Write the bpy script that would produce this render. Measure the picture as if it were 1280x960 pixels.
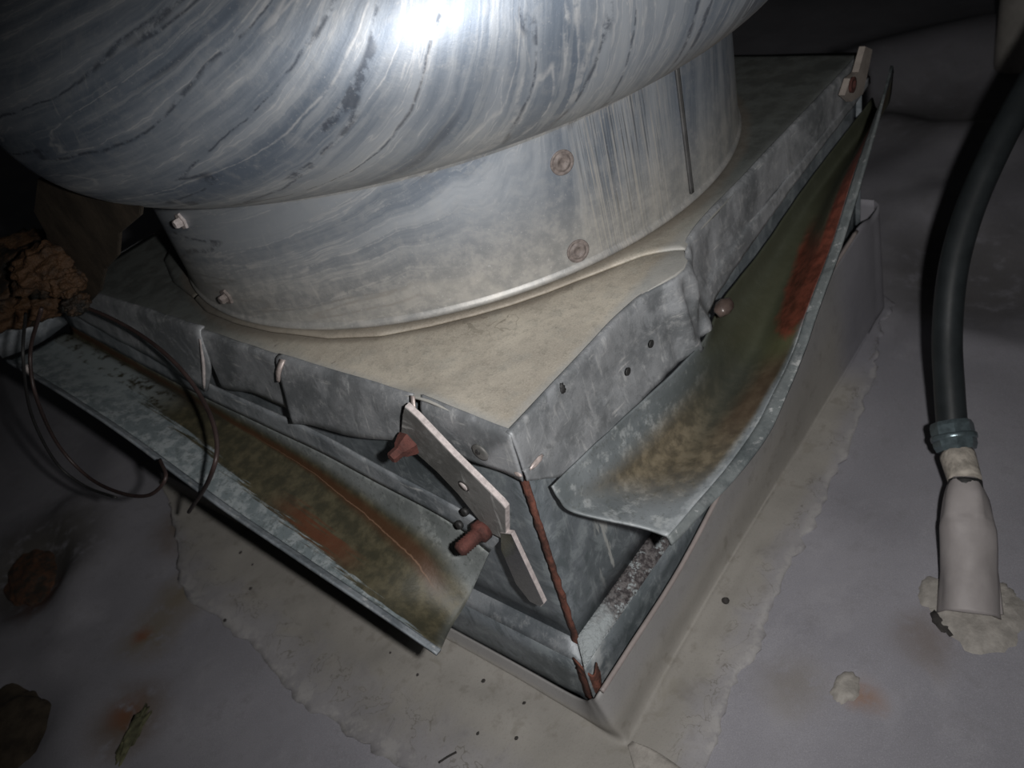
import bpy, bmesh, math, random
from mathutils import Vector, Matrix, noise as mnoise
for o in list(bpy.data.objects): bpy.data.objects.remove(o)
SC = bpy.context.scene
C = SC.collection
S = 0.7                                   # one plan unit = side of the square curb cap = 0.7 m
def W(p): return Vector((p[0]*S, p[1]*S, p[2]*S))

# ------------------------------------------------------------------ camera
RIGHT = Vector((0.58938, -0.77228, -0.23710)); DOWN = Vector((-0.59625, -0.21781, -0.77269)); FWD = Vector((0.54509, 0.59678, -0.58884))
CAM = Vector((-0.418698, -0.482750, 0.524497)); FPX = 1030.2
cd = bpy.data.cameras.new('camera'); cam = bpy.data.objects.new('camera', cd); C.objects.link(cam)
M = Matrix.Identity(4)
for i in range(3):
    M[i][0] = RIGHT[i]; M[i][1] = -DOWN[i]; M[i][2] = -FWD[i]; M[i][3] = CAM[i]*S
cam.matrix_world = M
cd.sensor_width = 36; cd.lens = FPX/1280*36; cd.clip_start = 0.01; cd.clip_end = 100
cd.dof.use_dof = True; cd.dof.focus_distance = 0.64; cd.dof.aperture_fstop = 9
SC.camera = cam
# ------------------------------------------------------------------ night sky
w = bpy.data.worlds.new('night'); SC.world = w; w.use_nodes = True
w.node_tree.nodes['Background'].inputs[0].default_value = (0.75, 0.78, 0.8, 1)
w.node_tree.nodes['Background'].inputs[1].default_value = 0.0055
# ------------------------------------------------------------------ flash of the hand-held camera
fl = bpy.data.lights.new('camera_flash', 'SPOT'); fo = bpy.data.objects.new('camera_flash', fl); C.objects.link(fo)
fl.energy = 20.5; fl.color = (1.0, 0.975, 0.955); fl.shadow_soft_size = 0.010
fl.spot_size = math.radians(100); fl.spot_blend = 1.0
M2 = M.copy(); fp = (CAM + RIGHT*0.085 - DOWN*0.01)*S
for i in range(3): M2[i][3] = fp[i]
aim = (FWD*1.0 + RIGHT*0.05 + DOWN*0.03).normalized()
fo.matrix_world = Matrix.Translation(fp) @ aim.to_track_quat('-Z', 'Y').to_matrix().to_4x4()
SC.view_settings.view_transform = 'Standard'; SC.view_settings.look = 'None'
SC.view_settings.gamma = 1; SC.view_settings.use_curve_mapping = False; SC.view_settings.exposure = 0.0

def on_plane(x, y, ax, v):                # a point of the survey photo carried onto a plane of the place, in plan units
    d = (RIGHT*((x-640)/FPX) + DOWN*((y-480)/FPX) + FWD)
    t = (v-CAM[ax])/d[ax]; return CAM + d*t

# ------------------------------------------------------------------ node helpers
class Mat:
    def __init__(s, name):
        s.m = bpy.data.materials.new(name); s.m.use_nodes = True; s.t = s.m.node_tree; s.n = s.t.nodes; s.l = s.t.links
        s.b = s.n['Principled BSDF']; s._tc = None
    def node(s, typ, ins=None, **kw):
        nd = s.n.new(typ)
        for k, v in kw.items(): setattr(nd, k, v)
        for k, v in (ins or {}).items():
            if v is None: continue
            if isinstance(v, V): s.l.new(v.s, nd.inputs[k])
            elif hasattr(v, 'is_output'): s.l.new(v, nd.inputs[k])
            else: nd.inputs[k].default_value = v
        return nd
    def tc(s, which='Object'):
        if s._tc is None: s._tc = s.n.new('ShaderNodeTexCoord')
        return s._tc.outputs[which]
    def uv(s, name='UVMap'): return s.node('ShaderNodeUVMap', uv_map=name).outputs[0]
    def xyz(s, vec):
        nd = s.node('ShaderNodeSeparateXYZ', {0: vec}); return [V(s, o) for o in nd.outputs]
    def comb(s, x, y, z=0.0): return s.node('ShaderNodeCombineXYZ', {0: x, 1: y, 2: z}).outputs[0]
    def noise(s, vec, scale=5, detail=4, rough=.55, dist=0.0):
        return V(s, s.node('ShaderNodeTexNoise', {'Vector': vec, 'Scale': scale, 'Detail': detail, 'Roughness': rough, 'Distortion': dist}).outputs[0])
    def voro(s, vec, scale=5):
        return V(s, s.node('ShaderNodeTexVoronoi', {'Vector': vec, 'Scale': scale}).outputs[0])
    def mix(s, f, a, b):
        nd = s.node('ShaderNodeMix', data_type='RGBA')
        for i, v in ((0, f), (6, a), (7, b)):
            if isinstance(v, V): s.l.new(v.s, nd.inputs[i])
            elif hasattr(v, 'is_output'): s.l.new(v, nd.inputs[i])
            elif i == 0: nd.inputs[0].default_value = v
            else: nd.inputs[i].default_value = (*v, 1)
        return nd.outputs[2]
    def out(s, col, rough, metal=0.0, bump=None, bs=0.3, bd=0.002, spec=None):
        for k, v in (('Base Color', col), ('Roughness', rough), ('Metallic', metal)):
            if isinstance(v, V): s.l.new(v.s, s.b.inputs[k])
            elif hasattr(v, 'is_output'): s.l.new(v, s.b.inputs[k])
            else: s.b.inputs[k].default_value = (*v, 1) if isinstance(v, tuple) else v
        if spec is not None: s.b.inputs['Specular IOR Level'].default_value = spec
        if bump is not None:
            nd = s.node('ShaderNodeBump', {'Height': bump, 'Strength': bs, 'Distance': bd}); s.l.new(nd.outputs[0], s.b.inputs['Normal'])
        return s.m
class V:
    def __init__(s, m, so): s.m = m; s.s = so
    def op(s, o, b=None, c=None):
        nd = s.m.node('ShaderNodeMath', {0: s, 1: b, 2: c}, operation=o); return V(s.m, nd.outputs[0])
    def __add__(s, b): return s.op('ADD', b)
    def __sub__(s, b): return s.op('SUBTRACT', b)
    def __mul__(s, b): return s.op('MULTIPLY', b)
    def ss(s, a, b):                       # smooth step from a to b
        nd = s.m.node('ShaderNodeMapRange', {0: s, 1: a, 2: b}, interpolation_type='SMOOTHSTEP'); return V(s.m, nd.outputs[0])
    def inv(s): return s.m.node and V(s.m, s.m.node('ShaderNodeMath', {0: 1.0, 1: s}, operation='SUBTRACT').outputs[0])
    def mx(s, b): return s.op('MAXIMUM', b)

def blob(m, x, y, cx, cy, r0, r1, sx=1.0, sy=1.0, rot=0.0):
    c, s_ = math.cos(rot), math.sin(rot)
    dx = x-cx; dy = y-cy
    u = (dx*c + dy*s_)*(1/sx); v = (dy*c - dx*s_)*(1/sy)
    d = (u*u + v*v).op('SQRT')
    return d.ss(r1, r0)

# ------------------------------------------------------------------ materials
def mat_galv(name='galvanised', tint=(1, 1, 1), warm=0.0, metal=.3, dark=1.0):
    m = Mat(name); o = m.tc()
    n1 = m.noise(o, 12, 6, .65, .4); n2 = m.noise(o, 90, 6, .7); n3 = m.noise(o, 700, 3, .6); n4 = m.noise(o, 32, 5, .65, .6)
    a = tuple(c*dark*t for c, t in zip((.128, .145, .160), tint)); b = tuple(c*dark*t for c, t in zip((.275, .295, .315), tint))
    col = m.mix(n1.ss(.38, .62), a, b)
    col = m.mix(n4.ss(.52, .66)*.5, col, tuple(c*1.35 for c in b))
    col = m.mix(n4.ss(.46, .36)*.45, col, tuple(c*.7 for c in a))
    col = m.mix(n2.ss(.52, .70)*.45, col, (.44*dark, .45*dark, .46*dark))
    col = m.mix(n3.ss(.56, .70)*.35, col, (.09, .105, .105))
    sx = m.noise(m.node('ShaderNodeMapping', {0: o, 2: (.3, .2, .5), 3: (1, 1, .10)}).outputs[0], 150, 4, .65)
    col = m.mix(sx.ss(.58, .68)*n1.ss(.42, .6)*.45, col, (.60, .61, .61))
    sy = m.noise(m.node('ShaderNodeMapping', {0: o, 2: (.9, .1, .2), 3: (.12, .12, 1)}).outputs[0], 170, 4, .65)
    col = m.mix(sy.ss(.60, .68)*n4.ss(.45, .6)*.45, col, (.62, .62, .61))
    if warm: col = m.mix(warm, col, (.42, .37, .28))
    return m.out(col, n2*.25 + .42, metal, n1*.4 + n2*.4 + n4*.3, .45, .003)
def mat_housing():
    m = Mat('weathered_aluminium')
    a, b, _ = m.xyz(m.uv('streak')); arc, p, _ = m.xyz(m.uv('plan')); o = m.tc()
    wob = m.noise(o, 14, 4, .6); w2 = m.noise(o, 60, 4, .6)
    aa = a + wob*.012 + w2*.004
    s1 = m.noise(m.comb(aa*24, b*1.7, 0.0), 1.0, 5, .62)
    s2 = m.noise(m.comb(aa*100, b*4.0, 3.0), 1.0, 5, .65)
    s4 = m.noise(m.comb(aa*15, b*1.2, 11.0), 1.0, 3, .5); s5 = m.noise(m.comb(aa*10, b*1.0, 21.0), 1.0, 3, .5)
    s3 = m.noise(m.comb(arc*70+wob*1.2, p*9, 7.0), 1.0, 4, .6)
    big = m.noise(o, 6, 4, .6); sp = m.noise(o, 420, 3, .6); mo = m.noise(o, 75, 5, .7)
    drum = p.ss(.19, .17)
    calm = (drum*arc.ss(-.14, -.02)).inv()*.85+.15        # the drum foot is smoother on its right half
    col = m.mix(s1.ss(.36, .64), (.22, .265, .33), (.46, .50, .55))
    col = m.mix(mo.ss(.48, .66)*.35, col, (.46, .48, .50))
    col = m.mix((s2.ss(.52, .64)*calm)*.5, col, (.54, .57, .60))
    ed = (s4-.5).op('ABSOLUTE').ss(.009, .0)*mo.ss(.35, .55)
    col = m.mix((ed*calm)*.6, col, (.70, .71, .72))
    ed2 = (s1-.56).op('ABSOLUTE').ss(.010, .0)
    col = m.mix((ed2*calm)*.5, col, (.68, .69, .70))
    dk = ((s5-.5).op('ABSOLUTE').ss(.014, .0)*mo.ss(.40, .55)).mx(s4.ss(.37, .33)*.6)
    col = m.mix((dk*calm)*.75, col, (.07, .085, .115))
    col = m.mix((s3.ss(.62, .70)*big.ss(.45, .60))*.5*calm, col, (.66, .67, .67))
    fin = m.noise(m.comb(arc*330, p*5, 1.0), 1.0, 4, .7)
    wn = arc.ss(.16, .19)*arc.ss(.36, .30)*p.ss(.26, .20)
    col = m.mix((fin.ss(.50, .62)*wn)*.8, col, (.66, .64, .60))
    col = m.mix((fin.ss(.46, .36)*wn)*.7, col, (.10, .10, .10))
    film = (drum*(p.ss(.15, .03)*.75+.10)).mx(p.ss(.17, .20)*p.ss(.34, .22)*.72)
    fcol = m.mix(mo.ss(.35, .65), (.30, .285, .25), (.43, .405, .36))
    col = m.mix(film*(s1*.5+.6), col, fcol)
    col = m.mix(arc.ss(.22, .36)*p.ss(.19, .22)*p.ss(.34, .24)*.5, col, (.24, .19, .14))
    col = m.mix(sp.ss(.62, .72)*.35, col, (.62, .63, .64))
    rgh = s1*.14 + .40 + mo*.10
    return m.out(col, rgh, film.inv()*.30+.38, s1*.5 + s2*.3 + mo*.4, .30, .0014)
def mat_plate():
    m = Mat('dusty_cap_sheet'); o = m.tc(); x, y, z = m.xyz(o)
    n1 = m.noise(o, 10, 6, .65, .3); n2 = m.noise(o, 95, 5, .68); n3 = m.noise(o, 650, 3, .65); n4 = m.noise(o, 30, 5, .65)
    col = m.mix(n1.ss(.36, .64), (.37, .335, .28), (.53, .485, .405))
    col = m.mix(n4.ss(.50, .64)*.35, col, (.33, .325, .29))
    col = m.mix(n2.ss(.50, .66)*.40, col, (.24, .225, .19))
    col = m.mix(n3.ss(.54, .66)*.40, col, (.58, .54, .46))
    col = m.mix(n3.ss(.44, .34)*.35, col, (.16, .15, .12))
    col = m.mix((m.noise(m.comb(x*30, y*75, 0.0), 1.0, 4, .65).ss(.66, .71))*.6, col, (.10, .09, .075))
    pu = m.noise(o, 42, 3, .5, .8); k = blob(m, x, y, .13, .115, .01, .09)
    col = m.mix(((pu-.52).op('ABSOLUTE').ss(.020, .0)*k)*.65, col, (.17, .155, .12))
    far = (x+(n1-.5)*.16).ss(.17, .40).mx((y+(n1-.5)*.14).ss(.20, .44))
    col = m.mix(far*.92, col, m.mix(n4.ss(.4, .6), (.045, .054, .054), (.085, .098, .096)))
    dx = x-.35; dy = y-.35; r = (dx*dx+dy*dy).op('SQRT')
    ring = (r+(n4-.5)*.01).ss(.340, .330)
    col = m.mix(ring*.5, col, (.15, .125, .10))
    ed = m.noise(o, 60, 4, .6)
    edge = (x+ed*.016).ss(.024, .010).mx((y+ed*.016).ss(.024, .010))
    col = m.mix(edge*(far.inv()*.45+.15), col, (.33, .35, .355))
    return m.out(col, n2*.25 + .45, .10, n1*.3 + n2*.4 + pu*.35, .4, .003)
def mat_pan(kind):
    m = Mat('stained_trough_' + kind); u, v, _ = m.xyz(m.uv('plan')); o = m.tc()
    n1 = m.noise(o, 14, 5, .6); n2 = m.noise(o, 75, 4, .65); n3 = m.noise(o, 260, 3, .6)
    base = m.mix(n1.ss(.3, .7), (.20, .235, .235), (.40, .43, .43))
    base = m.mix(n3.ss(.58, .74)*.5, base, (.12, .14, .13))
    if kind == 'left':
        base = m.mix(n1.ss(.3, .7), (.100, .112, .110), (.195, .21, .21))
        base = m.mix(n2.ss(.50, .66)*.45, base, (.30, .32, .31))
        base = m.mix(n3.ss(.54, .68)*.6, base, (.075, .085, .08))
        rag = m.noise(m.comb(u*9, v*26, 0.0), 1.0, 5, .7)
        vb = v + u*.42 + (rag-.5)*.34                       # above about 1 the pan has stayed dry zinc
        dry = vb.ss(1.00, 1.035)
        vv = v + u*.50 + (n1-.5)*.16
        olive = vv.ss(.30, .48)*((u+(n1-.5)*.06).ss(.0, .02)*.4+.6)
        base = m.mix(olive*.95, base, m.mix(n2.ss(.35, .7), (.036, .033, .018), (.082, .070, .038)))
        line = (vv - .56).op('ABSOLUTE').ss(.13, .02)*u.ss(.03, .12)
        base = m.mix(line*.90, base, (.060, .026, .011))
        rst = (u-.33).op('ABSOLUTE').ss(.13, .02)*(vb-.93).op('ABSOLUTE').ss(.10, .02)
        base = m.mix(rst*.85, base, (.105, .036, .017))
        fd = blob(m, u+(n1-.5)*.2, v+(n2-.5)*.2, .80, .34, .06, .20, 1.0, 1.5); dry = dry*(fd*.95).inv(); base = m.mix(fd*.9, base, (.030, .026, .018))
        hair = (vv-.60).op('ABSOLUTE').ss(.010, .0)*u.ss(.06, .15)*u.ss(.7, .5)
        base = m.mix(hair*.5, base, (.28, .17, .11))
        base = m.mix(dry, base, m.mix(n2.ss(.42, .62), (.155, .185, .195), (.28, .31, .32)))
        base = m.mix(dry*n3.ss(.55, .62)*.6, base, (.10, .12, .12))
        vv = v
        pat = blob(m, u, v, .90, .62, .04, .16, 1.0, 2.2)
        base = m.mix(pat*n2.ss(.35, .5)*.9, base, (.24, .275, .28))
        wet = (olive*.15).inv()
        rgh = (wet-.36)+n2*.10
        bmp = n1*.5 + n2*.4 + n3*.1
    else:
        base = m.mix(n1.ss(.3, .7), (.105, .120, .126), (.220, .240, .252))
        base = m.mix(n2.ss(.52, .68)*.45, base, (.42, .44, .44))
        base = m.mix(n3.ss(.54, .68)*.5, base, (.09, .10, .095))
        v = (v-.25)*1.333
        vv = v + (n1-.5)*.22
        br = (vv.ss(.00, .22)*(v+(n1-.5)*.12).ss(.97, .80))*((u+(n1-.5)*.14-(v-.5)*.10).ss(.04, .20))
        base = m.mix(br*.92, base, m.mix(n2.ss(.35, .65), (.070, .056, .034), (.155, .125, .078)))
        gr = (u-.52-(v-.5)*.10).op('ABSOLUTE').ss(.14, .04)*vv.ss(.2, .45)*vv.ss(.95, .8)
        base = m.mix(gr*.85, base, (.105, .115, .048))
        dk = (v+(n1-.5)*.25).ss(.42, .62)*(v+(n1-.5)*.1).ss(.92, .80)*(u-.37).op('ABSOLUTE').ss(.15, .03)
        base = m.mix(dk*.7, base, (.065, .040, .024))
        dk2 = (v+(n1-.5)*.2).ss(.62, .40)*(u+v*.25).ss(.30, .46)  # dirt on the inner slope, plus the shaded gap under the skirt painted in
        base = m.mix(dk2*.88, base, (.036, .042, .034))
        base = m.mix((u+(n1-.5)*.2).ss(.36, .52)*v.ss(1.0, .93)*.6, base, (.060, .064, .035))
        rust = ((v+(n1-.5)*.5+(u-.62)*1.2).ss(.36, .48)*v.ss(1.04, .97)*(u+(n2-.5)*.10).ss(.50, .55)*(u+(n1-.5)*.1).ss(.80, .7))
        rust = rust.mx(v.ss(.62, .74)*v.ss(1.02, .97)*(u-.83).op('ABSOLUTE').ss(.17, .10))
        base = m.mix(rust*.95, base, m.mix(n2.ss(.35, .65), (.080, .019, .010), (.170, .042, .024)))
        lt = (v+(n2-.5)*.3).ss(.80, .95)*u.ss(.3, .12)*n2.ss(.35, .55)
        base = m.mix(lt*.5, base, (.36, .385, .40))
        rgh = n2*.25 + .42; bmp = n1*.45 + n2*.4 + n3*.15
    return m.out(base, rgh, .12, bmp, .35, .003)
def mat_rust(name='rust', a=(.050, .020, .014), b=(.17, .062, .042)):
    m = Mat(name); o = m.tc(); n1 = m.noise(o, 70, 5, .7); n2 = m.noise(o, 400, 3, .6)
    return m.out(m.mix(n1.ss(.35, .65), a, b), .85, .0, n1*.5 + n2*.5, .6, .002)
def mat_roof():
    m = Mat('roof_membrane'); o = m.tc(); x, y, z = m.xyz(o)
    n1 = m.noise(o, 5, 5, .6); n2 = m.noise(o, 40, 5, .6); n3 = m.noise(o, 900, 3, .7); n4 = m.noise(o, 16, 4, .6, .5)
    col = m.mix(n1.ss(.3, .7), (.215, .212, .236), (.285, .280, .308))
    col = m.mix(n2.ss(.50, .72)*.30, col, (.15, .145, .15))
    col = m.mix(n4.ss(.52, .70)*.30, col, (.34, .335, .36))
    col = m.mix(n3.ss(.54, .66)*.32, col, (.40, .40, .43))
    col = m.mix(n3.ss(.46, .36)*.30, col, (.15, .145, .16))
    def st(px, py, r0, r1, c, k, sx=1, sy=1, rot=0):
        nonlocal col
        p = on_plane(px, py, 2, -.5)
        wx = x + (n4-.5)*.05; wy = y + (n4-.5)*.05
        col = m.mix(blob(m, wx, wy, p.x*S, p.y*S, r0, r1, sx, sy, rot)*n2.ss(.25, .5)*k, col, c)
    bro = (.115, .075, .035); rus = (.20, .065, .025); drk = (.060, .055, .045)
    st(235, 655, .00, .075, bro, .8); st(240, 640, .0, .035, rus, .8)
    st(225, 745, .0, .06, (.17, .14, .09), .8); st(185, 795, .0, .06, (.17, .14, .09), .8); st(178, 790, .0, .020, rus, .7)
    st(160, 900, .0, .065, bro, .85); st(155, 892, .0, .03, rus, .6)
    st(45, 700, .04, .15, drk, .85); st(45, 742, .0, .05, rus, .5)
    st(1225, 330, .04, .22, drk, .55); st(1180, 140, .03, .25, drk, .5)
    st(960, 620, .0, .05, (.20, .18, .15), .5); st(990, 850, .0, .05, (.19, .17, .14), .55); st(1160, 800, .0, .045, (.15, .12, .10), .6)
    st(1075, 862, .0, .025, (.25, .15, .10), .8); st(600, 880, .0, .07, (.24, .21, .18), .4)
    return m.out(col, .72, 0, n1*.3 + n2*.4 + n3*.3, .35, .003)
def mat_apron():
    m = Mat('flashing_membrane'); o = m.tc(); u, v, _ = m.xyz(m.uv('plan'))
    n1 = m.noise(o, 7, 5, .6); n2 = m.noise(o, 50, 5, .62); n3 = m.noise(o, 500, 2, .6); n5 = m.noise(o, 24, 4, .6, .5)
    col = m.mix(n1.ss(.3, .7), (.255, .243, .222), (.325, .310, .285))
    col = m.mix(n2.ss(.54, .70)*.45, col, (.17, .155, .13))
    col = m.mix(n5.ss(.62, .70)*v.ss(.3, .6)*.4, col, (.20, .185, .15))
    col = m.mix(v.ss(.30, .12)*.55, col, (.25, .25, .262))
    col = m.mix(m.xyz(o)[0].ss(.50, .58), col, m.mix(n1.ss(.3, .7), (.215, .212, .236), (.285, .280, .308)))
    rb_ = (v+(n5-.5)*.5).ss(.70, .98)*.65
    col = m.mix(rb_, col, m.mix(n1.ss(.3, .7), (.215, .212, .236), (.285, .280, .308)))
    edge = (v+(n2-.5)*.15).ss(.90, .98)
    col = m.mix(edge*n2.ss(.42, .55)*.40, col, (.42, .41, .395))
    crack = ((n5-.5).op('ABSOLUTE').ss(.012, .0))*(v-.85).op('ABSOLUTE').ss(.12, .03)
    col = m.mix(crack*.6, col, (.12, .11, .09))
    col = m.mix(n3.ss(.56, .68)*.22, col, (.16, .15, .14))
    return m.out(col, .62, 0, n1*.3 + n2*.4 + n3*.2 + n5*.3, .3, .003)
def mat_plain(name, c, r=.5, metal=0, var=.25, sc=60, bs=.3):
    m = Mat(name); o = m.tc(); n = m.noise(o, sc, 5, .6)
    c2 = tuple(k*(1-var) for k in c); c3 = tuple(min(1, k*(1+var)) for k in c)
    return m.out(m.mix(n.ss(.3, .7), c2, c3), r, metal, n, bs, .002)
def mat_ledge():
    m = Mat('gritty_ledge'); o = m.tc(); n1 = m.noise(o, 60, 5, .7); n2 = m.noise(o, 260, 3, .6); x, y, z = m.xyz(o)
    col = m.mix(n2.ss(.40, .60), (.040, .034, .036), (.13, .12, .12))
    col = m.mix(((x + (n1-.5)*.10).ss(.060, .02)).mx(n1.ss(.54, .60)), col, (.30, .33, .34))
    return m.out(col, .85, 0, n2, .8, .003)
def mat_wall():
    m = Mat('curb_sheet'); o = m.tc(); x, y, z = m.xyz(o)
    n1 = m.noise(o, 8, 5, .6, .3); n2 = m.noise(o, 60, 4, .6); n3 = m.noise(m.comb(x*90, y*90, z*14), 1.0, 4, .65)
    col = m.mix(n1.ss(.3, .7), (.115, .135, .145), (.225, .250, .275))
    col = m.mix(n2.ss(.58, .74)*.4, col, (.40, .43, .44))
    n4 = m.noise(o, 38, 6, .7, .8); n5 = m.noise(o, 700, 3, .6)
    col = m.mix(n4.ss(.50, .62)*.45, col, (.33, .37, .38)); col = m.mix(n4.ss(.47, .38)*.5, col, (.075, .095, .098))
    col = m.mix(n3.ss(.55, .68)*.4, col, (.36, .39, .40)); col = m.mix(n5.ss(.56, .68)*.35, col, (.07, .08, .08))
    # lime runs under the trough end
    lm = blob(m, x, z, .075, -.205, .015, .032, .85, 2.0)*n3.ss(.50, .58)
    col = m.mix(lm*.8, col, (.46, .47, .45))
    cr = x.ss(.030, .004)*y.ss(.004, .0)
    col = m.mix(cr*n2.ss(.4, .6)*.5, col, (.52, .54, .54))
    return m.out(col, n2*.2 + .42, .3, n1*.6 + n2*.4, .3, .003)
def mat_clump():
    m = Mat('rusty_grease_crust'); o = m.tc(); n1 = m.noise(o, 16, 6, .7); n2 = m.noise(o, 120, 4, .7)
    col = m.mix(n1.ss(.40, .60), (.010, .009, .007), (.075, .036, .014))
    col = m.mix(n2.ss(.55, .68)*.6, col, (.085, .050, .026))
    return m.out(col, .7, 0, n1*.5 + n2*.5, 1.0, .008)
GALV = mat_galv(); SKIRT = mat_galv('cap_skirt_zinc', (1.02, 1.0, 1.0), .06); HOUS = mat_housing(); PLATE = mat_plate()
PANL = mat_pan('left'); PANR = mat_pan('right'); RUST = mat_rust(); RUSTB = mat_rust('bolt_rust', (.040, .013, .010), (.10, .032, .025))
ROOF = mat_roof(); APRON = mat_apron(); LEDGE = mat_ledge(); WALL = mat_wall(); CLUMP = mat_clump()
LIPM = mat_galv('lip_zinc', (1.0, 1.03, 1.05), 0, .15, .85)
STRAP = mat_galv('strap_zinc', (1.05, 1.0, .97), .10, .2, .50); EDGE = mat_plain('bare_edge', (.50, .45, .44), .5, .15, .2, 200)
CHROME = mat_plain('shiny_zinc', (.38, .39, .40), .14, 1.0, .10, 300, .05)
HOSE = mat_plain('hose_vinyl', (.020, .024, .026), .38, 0, .15, 40, .15); NUT = mat_plain('coupling_zinc', (.13, .17, .185), .30, .6, .25, 120, .2)
BOOT = mat_plain('boot_membrane', (.30, .278, .275), .6, 0, .10, 30, .4); CAULK = mat_plain('caulk', (.285, .268, .245), .7, 0, .18, 90, .9)
WIRE = mat_plain('wire_jacket', (.040, .026, .024), .5, 0, .2); BLACK = mat_plain('black_band', (.02, .02, .02), .6, 0, .2)
GRIT = mat_plain('dark_grit', (.035, .032, .03), .9, 0, .4); DIRT = mat_plain('dirt', (.055, .042, .028), .95, 0, .5, 40, 1.0)
BEAD = mat_plain('edge_bead', (.27, .235, .225), .55, 0, .12, 60, .4); FLAP = mat_plain('brown_flap', (.050, .038, .026), .7, 0, .35, 30, .7)
PIPE = mat_plain('old_pvc', (.40, .38, .35), .6, 0, .12, 30, .2); SCREW = mat_plain('screw_zinc', (.17, .145, .135), .6, .1, .3, 250, .3)
WHITE = mat_plain('bright_scar', (.42, .36, .34), .45, .3, .2, 200)

# ------------------------------------------------------------------ object helpers
def link(name, me, mat, parent=None, smooth=True):
    me.materials.append(mat)
    if smooth:
        for p in me.polygons: p.use_smooth = True
    o = bpy.data.objects.new(name, me); C.objects.link(o)
    if parent is not None:
        o.parent = parent; o.matrix_parent_inverse = Matrix.Translation(-Vector(parent.location))
    return o
def thing(name, label, cat, loc, group=None):
    o = bpy.data.objects.new(name, None); o.empty_display_size = .05; C.objects.link(o); o.location = W(loc)
    o['label'] = label; o['category'] = cat
    if group: o['group'] = group
    return o
def tag(o, label, cat, group=None):
    o['label'] = label; o['category'] = cat
    if group: o['group'] = group
    return o
def cr(ps, t):                             # Catmull-Rom through a list at t in [0, n-1]
    n = len(ps); i = min(int(t), n-2); f = t-i
    p0 = ps[max(i-1, 0)]; p1 = ps[i]; p2 = ps[i+1]; p3 = ps[min(i+2, n-1)]
    if i == 0: p0 = p1*2-p2
    if i+2 > n-1: p3 = p2*2-p1
    return 0.5*((2*p1)+(p2-p0)*f+(2*p0-5*p1+4*p2-p3)*f*f+(3*p1-p0-3*p2+p3)*f**3)
def solid(o, th, off=0.0, bev=0):
    md = o.modifiers.new('thickness', 'SOLIDIFY'); md.thickness = th*S; md.offset = off
    return o
def sheet(name, rails, mat, parent=None, nu=48, sub=4, th=.003, fn=None, lin_u=False, lin_v=False, off=0.0):
    rails = [[Vector(p) for p in r] for r in rails]
    nr = len(rails); nv = (nr-1)*sub; vs = []; uvs = []
    for i in range(nu+1):
        u = i/nu; col = []
        for r in rails:
            t = u*(len(r)-1)
            if lin_u: k = min(int(t), len(r)-2); col.append(r[k].lerp(r[k+1], t-k))
            else: col.append(cr(r, t))
        for j in range(nv+1):
            t = j/sub
            if lin_v or nr == 2: k = min(int(t), nr-2); p = col[k].lerp(col[k+1], t-k)
            else: p = cr(col, t)
            if fn: p = fn(p, u, j/nv)
            vs.append(W(p)); uvs.append((u, j/nv))
    fs = [(i*(nv+1)+j, (i+1)*(nv+1)+j, (i+1)*(nv+1)+j+1, i*(nv+1)+j+1) for i in range(nu) for j in range(nv)]
    me = bpy.data.meshes.new(name); me.from_pydata(vs, [], fs)
    ul = me.uv_layers.new(name='plan')
    for lp in me.loops: ul.data[lp.index].uv = uvs[lp.vertex_index]
    o = link(name, me, mat, parent)
    if th: solid(o, th, off)
    return o
def tube(name, pts, rad, mat, parent=None, seg=12, n=60, caps=True, fn=None):
    pts = [Vector(p) for p in pts]; P = [cr(pts, i/n*(len(pts)-1)) for i in range(n+1)]
    rr = rad if isinstance(rad, list) else [rad]*len(pts)
    vs = []; nrm = None
    for i, p in enumerate(P):
        t = (P[min(i+1, n)]-P[max(i-1, 0)]).normalized()
        if nrm is None: nrm = t.orthogonal().normalized()
        nrm = (nrm-t*nrm.dot(t)).normalized(); b = t.cross(nrm)
        q = i/n*(len(rr)-1); k = min(int(q), len(rr)-2); r = rr[k]+(rr[k+1]-rr[k])*(q-k)
        for j in range(seg):
            a = 2*math.pi*j/seg; d = nrm*math.cos(a)+b*math.sin(a)
            x = p+d*r
            if fn: x = fn(x, i/n, a, p)
            vs.append(W(x))
    fs = [(i*seg+j, i*seg+(j+1) % seg, (i+1)*seg+(j+1) % seg, (i+1)*seg+j) for i in range(n) for j in range(seg)]
    if caps: fs += [tuple(reversed(range(seg))), tuple(n*seg+j for j in range(seg))]
    me = bpy.data.meshes.new(name); me.from_pydata(vs, [], fs); return link(name, me, mat, parent)
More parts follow.
